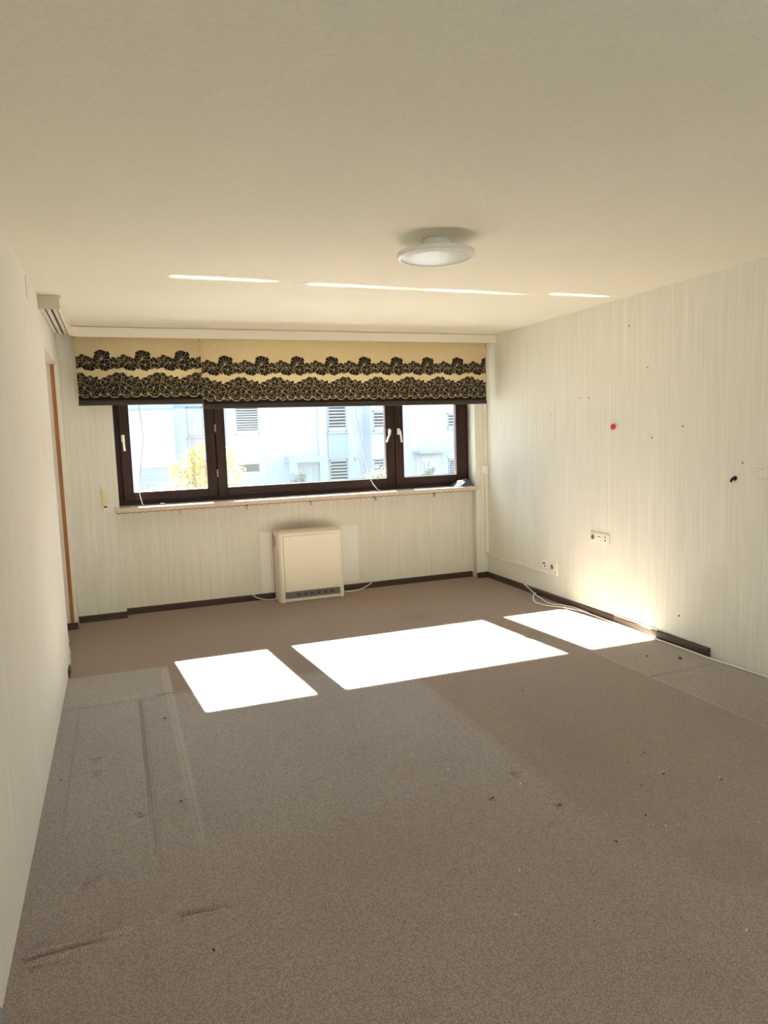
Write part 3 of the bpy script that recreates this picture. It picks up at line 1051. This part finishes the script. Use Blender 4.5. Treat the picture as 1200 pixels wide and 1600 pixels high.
for i in range(6):
    x = hx0 + .16 + i * 0.065
    obj('outlet_slot', MB().box(x, x + .04, hy0 + .007, hy0 + .0105, 0.048, 0.078), DARK, g)
gv = obj('side_vent', MB().prism([(6.60, 0.545), (6.70, 0.505), (6.70, 0.625), (6.60, 0.60)], 'X', hx0 - .0015, hx0 + .01), GRILLE_GREY, ht)
for i in range(6):
    z = 0.53 + i * 0.016
    obj('louvre', MB().box(hx0 - .005, hx0, 6.605, 6.698, z, z + .006), CREAM_METAL_SIDE, gv)
obj('side_badge', MB().box(hx0 - .0015, hx0 + .01, 6.55, 6.69, 0.06, 0.16), BOARD, ht)
obj('maker_plate', MB().box(hx1 - .115, hx1 - .065, hy0 - .0028, hy0, 0.118, 0.122), STEEL, ht)
# backing boards on the wall at both sides
m = MB().add([(1.228, 6.716, 0.062), (1.335, 6.716, 0.062), (1.335, 6.716, 0.655), (1.228, 6.716, 0.65)], [(0, 1, 2, 3)])
m = MB().box(1.228, 1.322, YN - .006, YN, 0.062, 0.652)
tl = tag(obj('backing_board', m, BOARD, None, origin=(1.3, YN, 0.062)), 'pale backing board on the wall at the left side of the heater', 'panel')
obj('curled_edge', MB().prism([(1.324, YN), (1.324, YN - .010), (1.336, YN - .034), (1.349, YN - .020), (1.349, YN)], 'Z', 0.062, 0.654), BOARD, tl)
m = MB().box(1.90, 2.213, YN - .008, YN, 0.100, 0.656)
tag(obj('backing_board', m, BOARD, None, origin=(2.05, YN, 0.1)), 'pale backing board on the wall at the right side of the heater', 'panel')
# heater leads
tag(obj('heater_cable', MB().tube([(1.35, 6.68, 0.012), (1.30, 6.66, 0.008), (1.24, 6.70, 0.008), (1.17, 6.712, 0.030), (1.13, 6.719, 0.062)], 0.005, 8), CABLE, None, True),
    'short white cable on the carpet left of the heater', 'cable')
tag(obj('heater_cable', MB().tube([(1.985, 6.66, 0.012), (2.06, 6.645, 0.007), (2.20, 6.68, 0.007), (2.30, 6.715, 0.032), (2.345, 6.719, 0.062)], 0.005, 8), CABLE, None, True),
    'short white cable on the carpet right of the heater', 'cable')

# ------------------------------------------------------------------ ceiling lamp
LC = (1.560, 3.335, 2.5)
lamp = thing('ceiling_lamp', LC, 'round flat white ceiling lamp with a milky cover', 'lamp')
obj('base', MB().lathe([(0, -.001), (0.068, -.001), (0.074, -.006), (0.074, -.058), (0, -.058)], LC, 48), LAMP_WHITE, lamp, True)
prof = [(0.02, -0.057), (0.184, -0.058), (0.190, -0.060), (0.193, -0.064), (0.193, -0.081), (0.191, -0.085), (0.187, -0.087), (0.176, -0.088), (0.1735, -0.086), (0.1725, -0.0815), (0.169, -0.081)]
obj('rim', MB().lathe(prof, LC), LAMP_WHITE, lamp, True)
prof = [(0.0, -0.0905), (0.05, -0.0902), (0.10, -0.0893), (0.14, -0.0878), (0.160, -0.0862), (0.169, -0.0835), (0.1715, -0.080)]
obj('diffuser', MB().lathe(prof, LC), LAMP_DIFF, lamp, True)

# ------------------------------------------------------------------ things on the walls
bw = thing('shutter_belt_box', (-0.118, YB, 0.95), 'narrow yellowed shutter belt winder plate on the left pier beside the windowsill', 'belt winder')
obj('cover_plate', MB().cbox(-0.139, -0.097, YB - .012, YB, 0.950, 1.172, .003), BELT, bw)
obj('end_piece', MB().box(-0.138, -0.098, YB - .0135, YB - .011, 0.952, 1.008), PLASTIC, bw)
obj('end_piece', MB().box(-0.138, -0.098, YB - .0135, YB - .011, 1.145, 1.170), PLASTIC, bw)
obj('belt_slot', MB().box(-0.130, -0.106, YB - .0150, YB - .012, 0.992, 1.006), BLACK, bw)
for z in (0.966, 1.158):
    obj('screw', MB().cyl((-0.118, YB - .013, z), (0, -1, 0), 0.0045, 0.003, 10), STEEL, bw)

ct = thing('cable_trunking', (3.606, 6.60, 0.24), 'white cable trunking down the right corner and along the wall to the low socket', 'cable trunking')
obj('vertical_duct', MB().cbox(3.590, XR - .001, 6.588, YB - .001, 0.268, 2.395, .003), PLASTIC, ct)
obj('horizontal_duct', MB().cbox(XR - .020, XR - .0005, 5.325, YB - .002, 0.236, 0.268, .003), PLASTIC, ct)
jb = obj('junction_box', MB().cbox(3.556, 3.612, 6.565, YB - .0005, 1.108, 1.186, .008), PLASTIC_WHITE, ct)
obj('box_screw', MB().cyl((3.584, 6.566, 1.147), (0, -1, 0), .004, .002, 10), STEEL, jb)


def schuko(yc, zc, s, parent, xw):
    obj('socket_recess', MB().cyl((xw, yc, zc), (1, 0, 0), s * .42, .004, 24), GRILLE_GREY, parent)
    m = MB().lathe([(s * .42, 0), (s * .50, 0), (s * .50, .003), (s * .42, .003)], (0, 0, 0), 24)
    m.v = [(xw - p[2], yc + p[0], zc + p[1]) for p in m.v]
    obj('socket_ring', m, PLASTIC, parent)
    for d in (-.0095, .0095):
        obj('pin_hole', MB().cyl((xw - .002, yc + d, zc), (1, 0, 0), .0035, .003, 8), BLACK, parent)


s2 = thing('wall_socket', (XR, 5.42, 0.272), 'ivory double outlet low on the right wall at the end of the trunking', 'socket')
obj('cover_plate', MB().cbox(XR - .010, XR, 5.478, 5.566, 0.270, 0.352, .003), PLASTIC_WHITE, s2)
for yy, zz in ((5.545, 0.322), (5.522, 0.300), (5.528, 0.325)):
    obj('aerial_hole', MB().cyl((XR - .013, yy, zz), (1, 0, 0), .008, .006, 10), BLACK, s2)
obj('socket_plate', MB().cbox(XR - .012, XR, 5.335, 5.472, 0.268, 0.350, .003), PLASTIC, s2)
schuko(5.405, 0.309, .058, s2, XR - .0135)

s3 = thing('wall_socket_frame', (XR, 4.733, 0.618), 'ivory triple socket frame at mid height of the right wall', 'socket')
obj('frame_plate', MB().cbox(XR - .010, XR, 4.615, 4.852, 0.616, 0.697, .003), PLASTIC, s3)
ins = obj('socket_insert', MB().cbox(XR - .014, XR - .008, 4.784, 4.842, 0.628, 0.686, .002), PLASTIC_WHITE, s3)
schuko(4.813, 0.657, .05, ins, XR - .0155)
ins = obj('blank_insert', MB().cbox(XR - .014, XR - .008, 4.705, 4.763, 0.628, 0.686, .002), PLASTIC_WHITE, s3)
obj('socket_mouth', MB().box(XR - .016, XR - .013, 4.718, 4.750, 0.664, 0.670), GRILLE_GREY, ins)
ins = obj('aerial_insert', MB().cbox(XR - .014, XR - .008, 4.626, 4.684, 0.628, 0.686, .002), PLASTIC_WHITE, s3)
for z in (0.645, 0.670):
    obj('aerial_socket', MB().cyl((XR - .018, 4.655, z), (1, 0, 0), .007, .006, 12), GRILLE_GREY, ins)

m = MB().lathe([(0, 0), (0.012, 0.0), (0.021, -.006), (0.024, -.016), (0.020, -.026), (0.010, -.031), (0, -.032)], (0, 0, 0), 20)
m.v = [(XR + p[2], 4.565 + p[0] * .85, 1.547 + p[1]) for p in m.v]
tag(obj('wall_hook', m, RED, None, True, origin=(XR, 4.565, 1.547)), 'small red plastic knob on the right wall', 'hook')
hk = thing('wall_bracket', (XR, 3.407, 1.20), 'small black metal hook sticking out of the right wall', 'hook')
obj('hook_plate', MB().cyl((XR - .006, 3.405, 1.201), (1, 0, 0), .015, .006, 14), BLACK, hk)
obj('hook_arm', MB().tube([(XR - .003, 3.405, 1.203), (XR - .012, 3.407, 1.204), (XR - .020, 3.412, 1.196), (XR - .022, 3.416, 1.180)], .0075, 8), BLACK, hk, True)

# ------------------------------------------------------------------ cables on the floor by the right wall
pts = [(3.575, 5.625, .030), (3.535, 5.60, .010), (3.47, 5.50, .007), (3.42, 5.37, .007), (3.445, 5.25, .007), (3.50, 5.17, .007), (3.55, 5.05, .010), (3.585, 4.90, .010), (3.588, 4.635, .008),
       (3.585, 4.41, .008), (3.580, 4.216, .008), (3.572, 4.0, .008), (3.576, 3.758, .008), (3.575, 3.512, .008), (3.598, 3.25, .008), (3.608, 3.0, .008), (3.61, 2.4, .008), (3.61, 1.0, .008)]
tag(obj('floor_cable', MB().tube(pts, 0.0065, 8), CABLE, None, True), 'long white cable running on the carpet along the right wall', 'cable')
pts = [(3.612, 5.93, .075), (3.600, 5.85, .063), (3.575, 5.62, .012), (3.545, 5.474, .008), (3.512, 5.36, .007), (3.512, 5.25, .0085), (3.545, 5.18, .016), (3.585, 5.02, .018), (3.596, 4.86, .012)]
tag(obj('floor_cable', MB().tube(pts, 0.0055, 8), CABLE, None, True), 'shorter white cable dropping from the right skirting and crossing the long one', 'cable')

# ------------------------------------------------------------------ crumbs on the carpet
pale = [(1.33, 2.843, .0045), (1.566, 2.60, .004), (1.898, 2.081, .0045), (1.947, 2.07, .004), (2.237, 1.957, .004), (1.233, 2.06, .004), (1.100, 1.864, .0038),
        (2.195, 2.43, .0045), (2.383, 2.29, .0045), (2.321, 2.115, .003), (1.708, 1.527, .004), (1.575, 2.767, .003), (3.41, 4.30, .006), (2.41, 5.13, .006)]
dark = [(1.392, 2.537, .005), (1.616, 2.374, .005), (1.655, 2.069, .005), (1.88, 2.171, .005), (2.188, 2.415, .005), (2.376, 2.272, .005), (2.03, 2.371, .004), (2.254, 2.616, .004),
        (2.116, 2.57, .003), (0.758, 1.974, .003), (2.171, 3.565, .005), (3.412, 3.624, .012), (3.257, 3.762, .007), (0.175, 2.084, .006), (-0.344, 3.491, .004), (-0.01, 3.03, .004),
        (0.155, 4.054, .006), (0.159, 3.058, .005), (1.31, 1.74, .003), (3.44, 4.43, .007)]
special = {(3.41, 4.30): 'pale crumb lying in the right hand sun patch',
           (2.41, 5.13): 'pale crumb lying at the far edge of the middle sun patch',
           (3.412, 3.624): 'large dark crumb on the carpet beside the loose end of the right skirting',
           (3.257, 3.762): 'dark crumb on the carpet just in front of the right hand sun patch',
           (3.44, 4.43): 'dark crumb lying in the right hand sun patch',
           (0.175, 2.084): 'dark crumb on the carpet just in front of the short dent at the left',
           (-0.344, 3.491): 'dark crumb on the carpet close to the left wall',
           (1.708, 1.527): 'pale crumb nearest to the lower right corner of the photo',
           (0.155, 4.054): 'dark crumb on the carpet near the left sun patch, beside the long groove'}
for lst, mat, lab, grp in ((pale, CRUMB_PALE, 'tiny pale crumb lying on the open shaded carpet away from the walls', 'pale crumbs on the carpet'),
                           (dark, CRUMB_DARK, 'tiny dark crumb lying on the open shaded carpet away from the walls', 'dark crumbs on the carpet')):
    proto = None
    for x, y, r in lst:
        if proto is None:
            proto = obj('crumb', MB().ball((0, 0, 0.7), 1.0, 1.25, 0.9, 0.75, .22, 1), mat, None, True, origin=(0, 0, 0))
            tag(proto, lab, 'crumb', grp)
            o = proto
        else:
            o = proto.copy()
            COL.objects.link(o)
        o['label'] = special.get((x, y), lab)
        o.location = (x, y, 0.0)
        o.scale = (r, r, r)
        o.rotation_euler = (0, 0, random.uniform(0, 6.28))

# ------------------------------------------------------------------ outdoors: ground and the row houses opposite
GZ = -1.4
struct('ground', MB().box(-60, 90, -60, 90, GZ - .3, GZ), PAVING, 'paved street and front gardens outside')


def house_window(t, x0, x1, y, z0, z1, shut, slat, gap=0.0, frame_mat=OUT_FRAME):
    """window let into the facade: frame, pane, lowered shutter"""
    fw = 0.05
    m = MB().box(x0, x0 + fw, y - .02, y + .1, z0, z1).box(x1 - fw, x1, y - .02, y + .1, z0, z1)
    m.box(x0, x1, y - .02, y + .1, z0, z0 + fw).box(x0, x1, y - .02, y + .1, z1 - fw, z1)
    f = obj('window', m, frame_mat, t)
    obj('pane', MB().box(x0 + fw, x1 - fw, y + .05, y + .06, z0 + fw, z1 - fw), OUT_PANE, f)
    obj('sill', MB().box(x0 - .06, x1 + .06, y - .10, y + .05, z0 - .05, z0), FACADE, f)
    if shut is not None:
        zs = z0 + fw + gap
        mm = MB().box(x0 + fw, x1 - fw, y + .02, y + .04, zs, z1 - fw)
        sh = obj('shutter', mm, shut, f)
        if slat:
            ms = MB()
            z = zs + slat * .5
            while z < z1 - fw - .03:
                ms.box(x0 + fw, x1 - fw, y + .012, y + .022, z, z + slat * .35)
                z += slat
            obj('shutter_joints', ms, SHUTTER_DARK, sh)
    return f


def row_house(x0, x1, y, wallmat, label, roof_z=4.6):
    t = thing('row_house', ((x0 + x1) / 2, y, GZ), label, 'house')
    obj('wall', MB().box(x0, x1, y, y + 9, GZ, roof_z), wallmat, t)
    obj('roof', MB().prism([(y - .4, roof_z), (y + 4.5, roof_z + 2.6), (y + 9.4, roof_z)], 'X', x0, x1), ROOF, t)
    return t


def col_window(t, x0, x1, y, panel, shut, slat):
    """vertical window column: upper and lower window with a coloured panel between"""
    house_window(t, x0, x1, y - .02, 1.70, 2.95, shut, slat, 0.16)
    obj('panel', MB().box(x0 - .02, x1 + .02, y - .05, y + .02, 0.56, 1.64), panel, t)
    house_window(t, x0, x1, y - .02, -0.65, 0.50, shut, slat, 0.0)


# house opposite on the left, with the garage wing
h1 = row_house(2.25, 4.33, 31.0, FACADE, 'white row house opposite, left of the three seen through the window, with a brown panel')
k = 31.0 / 30.0
col_window(h1, 2.86, 3.52, 31.0, PANEL_BROWN, None, 0)
obj('painted_roof_reflection', MB().box(2.93, 3.46, 30.985, 30.99, 1.76, 2.25), LINTEL, h1)  # roof reflection painted as a flat plate on the pane
gw = thing('garage_wing', (0.0, 29.0, GZ), 'white garage wing with a blue grey door opposite, behind the yellow shrub', 'garage')
obj('wall', MB().box(-9.0, 2.17, 29.0, 36, GZ, 3.3), FACADE_B, gw)
obj('roof_edge', MB().box(-9.0, 2.22, 28.9, 36, 2.76, 2.80), OUT_FRAME, gw)
obj('lintel', MB().box(0.2, 1.86, 28.93, 29.02, 0.54, 0.80), LINTEL, gw)
obj('lintel_post', MB().box(0.2, 0.80, 28.95, 29.02, GZ, 0.54), FACADE, gw)
gd = obj('garage_door', MB().box(0.85, 1.86, 28.96, 29.02, GZ, 0.54), GARAGE, gw)
for i in range(5):
    obj('door_rib', MB().box(0.86, 1.85, 28.945, 28.965, GZ + .25 + i * .36, GZ + .29 + i * .36), SHUTTER_DARK, gd)

# middle house
Y2 = 30.0
h2 = row_house(4.35, 10.30, Y2, FACADE, 'white row house opposite, middle of the three seen through the window, with a blue panel')
house_window(h2, 4.70, 5.69, Y2 - .02, 1.69, 3.0, SHUTTER, 0.10, 0.14)
house_window(h2, 4.75, 5.66, Y2 - .02, 0.11, 0.52, SHUTTER, 0.0, 0.0)
col_window(h2, 8.68, 9.53, Y2, PANEL_BLUE, PLASTIC_WHITE, 0.135)
obj('pilaster', MB().box(8.22, 8.56, Y2 - .12, Y2 + .02, GZ, 4.5), FACADE, h2)
obj('canopy', MB().box(6.70, 8.16, Y2 - .95, Y2 + .02, 0.48, 0.74), CANOPY_BLUE, h2)
obj('porch_screen', MB().box(6.70, 7.04, Y2 - .90, Y2 - .80, 0.05, 0.48), CANOPY_BLUE, h2)
obj('porch_post', MB().box(6.72, 6.78, Y2 - .88, Y2 - .82, GZ, 0.05), OUT_FRAME, h2)
dr = obj('front_door', MB().box(7.10, 7.93, Y2 - .05, Y2 + .02, GZ, 0.44), DOOR_GREEN, h2)
obj('door_glazing', MB().box(7.45, 7.62, Y2 - .06, Y2 - .045, GZ + .4, 0.10), OUT_PANE, dr)
obj('door_frame', MB().box(7.04, 7.10, Y2 - .07, Y2 + .02, GZ, 0.48).box(7.93, 7.99, Y2 - .07, Y2 + .02, GZ, 0.48), FACADE, h2)
obj('wall_light', MB().box(9.82, 9.97, Y2 - .08, Y2 + .01, 0.42, 0.59), OUT_FRAME, h2)

# right house, a step nearer
Y3 = 29.0
q = 29.0 / 30.0
h3 = row_house(10.30, 16.4, Y3, FACADE_B, 'white row house opposite, right of the three seen through the window, with a cream door')
house_window(h3, 10.40, 10.98, Y3 - .02, 1.66, 2.56, SHUTTER, 0.13, 0.16)
house_window(h3, 10.36, 10.86, Y3 - .02, -0.35, 0.50, SHUTTER, 0.12, 0.1)
obj('flat_canopy', MB().box(12.20, 13.70, Y3 - .85, Y3 + .02, 0.66, 0.74), OUT_FRAME, h3)
obj('door_surround', MB().box(12.36, 13.55, Y3 - .06, Y3 + .01, GZ, 0.60), FACADE, h3)
dr = obj('front_door', MB().box(12.60, 13.45, Y3 - .09, Y3 - .02, GZ, 0.52), DOOR_CREAM, h3)
for x in (12.68, 12.90):
    obj('glass_strip', MB().box(x, x + .07, Y3 - .10, Y3 - .085, GZ + .3, 0.27), OUT_FRAME, dr)
house_window(h3, 13.94, 14.36, Y3 - .02, 1.72, 2.37, SHUTTER_BLUE, 0.13, 0.06)
obj('shutter_case', MB().box(13.92, 14.38, Y3 - .04, Y3 + .01, 2.40, 2.72), FACADE, h3)
house_window(h3, 13.94, 14.36, Y3 - .02, -0.75, 0.34, SHUTTER, 0.10, 0.0)
obj('shutter_case', MB().box(13.92, 14.38, Y3 - .04, Y3 + .01, 0.36, 0.56), FACADE, h3)
h4 = row_house(16.45, 24.0, 28.2, FACADE, 'white row house opposite at the far right end of the row')
house_window(h4, 17.0, 18.0, 28.18, 1.69, 3.0, SHUTTER, 0.10, 0.14)


# unseen house added so its sunlit wall bounces light through the terrace window
hb = thing('bounce_house', (1.6, -14, GZ), 'unseen house added behind the terrace window to bounce sunlight in', 'house')
obj('wall', MB().box(-16, 19, -19, -10, GZ, 5.0), FACADE_BOUNCE, hb)
obj('roof', MB().prism([(-19.5, 5.0), (-14.5, 8.0), (-9.6, 5.0)], 'X', -16.3, 19.3), ROOF, hb)
for i in range(4):
    house_window(hb, -9 + i * 6, -7.4 + i * 6, -10.02, 0.2, 1.6, None, 0)

# ------------------------------------------------------------------ shrubs in the front gardens
def shrub(name, centres, nleaf, leaf, mat, label, cat, base, stems):
    t = thing(name, base, label, cat)
    c = np.array([p[:3] for p in centres]); rad = np.array([p[3] for p in centres]); w = rad ** 2; w = w / w.sum()
    idx = rng.choice(len(c), nleaf, p=w)
    d = rng.normal(size=(nleaf, 3)); d /= np.linalg.norm(d, axis=1)[:, None]
    rr = rng.random(nleaf) ** 0.4
    pos = c[idx] + d * (rad[idx] * rr)[:, None] * np.array([1, 1, 1.0])
    u = rng.normal(size=(nleaf, 3)); u /= np.linalg.norm(u, axis=1)[:, None]
    v = np.cross(u, rng.normal(size=(nleaf, 3))); v /= np.linalg.norm(v, axis=1)[:, None]
    s = leaf * (0.6 + 0.8 * rng.random(nleaf))[:, None]
    P = np.stack([pos - u * s, pos + v * s * .45, pos + u * s, pos - v * s * .45], 1).reshape(-1, 3)
    m = MB(); m.v = [tuple(p) for p in P.tolist()]; m.f = [(4 * i, 4 * i + 1, 4 * i + 2, 4 * i + 3) for i in range(nleaf)]
    me = obj('foliage', m, mat, t)
    me['kind'] = 'stuff'
    b = MB()
    for k2 in range(stems):
        p = c[rng.integers(len(c))]
        b.tube([(base[0] + rng.uniform(-.15, .15), base[1] + rng.uniform(-.1, .1), base[2]), ((base[0] + p[0]) / 2 + rng.uniform(-.1, .1), p[1], (base[2] + p[2]) / 2), tuple(p)], 0.018, 5, 3)
    obj('stem', b, BARK, t)
    return t


shrub('yellow_shrub', [(1.75, 18, 0.95, .42), (2.05, 18, 1.15, .38), (1.55, 18.1, .65, .42), (2.3, 17.9, .95, .40), (2.55, 18, 1.1, .27), (2.7, 18, .70, .35),
                       (1.95, 18, .40, .6), (2.5, 18, .30, .5), (1.35, 18, .85, .20), (1.72, 18, 1.22, .15), (2.0, 18, 1.35, .16), (1.5, 18, .1, .6), (2.2, 18, -.3, .7)],
      3300, 0.060, LEAF_YELLOW, 'yellow autumn shrub outside behind the mullion between the left panes', 'shrub', (1.95, 18, GZ), 12)
shrub('green_shrub', [(0.88, 16.3, 0.45, 0.26), (1.23, 16.3, 0.41, 0.35), (0.61, 16.3, 0.32, 0.25), (0.96, 16.3, 0.02, 0.53), (1.58, 16.3, 0.02, 0.53), (0.53, 16.3, -0.16, 0.44), (2.28, 16.3, 0.37, 0.35), (2.63, 16.3, 0.32, 0.31), (2.45, 16.3, -0.16, 0.53)],
      1900, 0.05, LEAF_GREEN, 'low green bush outside at the foot of the yellow shrub', 'shrub', (1.25, 16.3, GZ), 8)
shrub('green_shrub', [(7.25, 20, .35, .28), (7.05, 20, .10, .32), (7.5, 20, .28, .30), (7.3, 20, -.3, .5)], 900, 0.05, LEAF_GREEN,
      'green bush outside at the right edge of the middle pane', 'shrub', (7.25, 20, GZ), 6)
shrub('potted_shrub', [(11.9, 26.6, -.10, .20), (11.75, 26.6, -.3, .22), (12.1, 26.6, .05, .14), (11.9, 26.6, -.6, .3)], 420, 0.05, LEAF_GREEN,
      'sparse green plant outside beside the cream front door', 'shrub', (11.9, 26.6, GZ), 4)
shrub('porch_plant', [(7.05, 28.5, -.15, .22), (6.85, 28.5, -.3, .22), (7.0, 28.5, -.6, .3)], 420, 0.05, LEAF_GREEN,
      'small plant outside beside the grey green front door', 'shrub', (6.98, 28.5, GZ), 4)
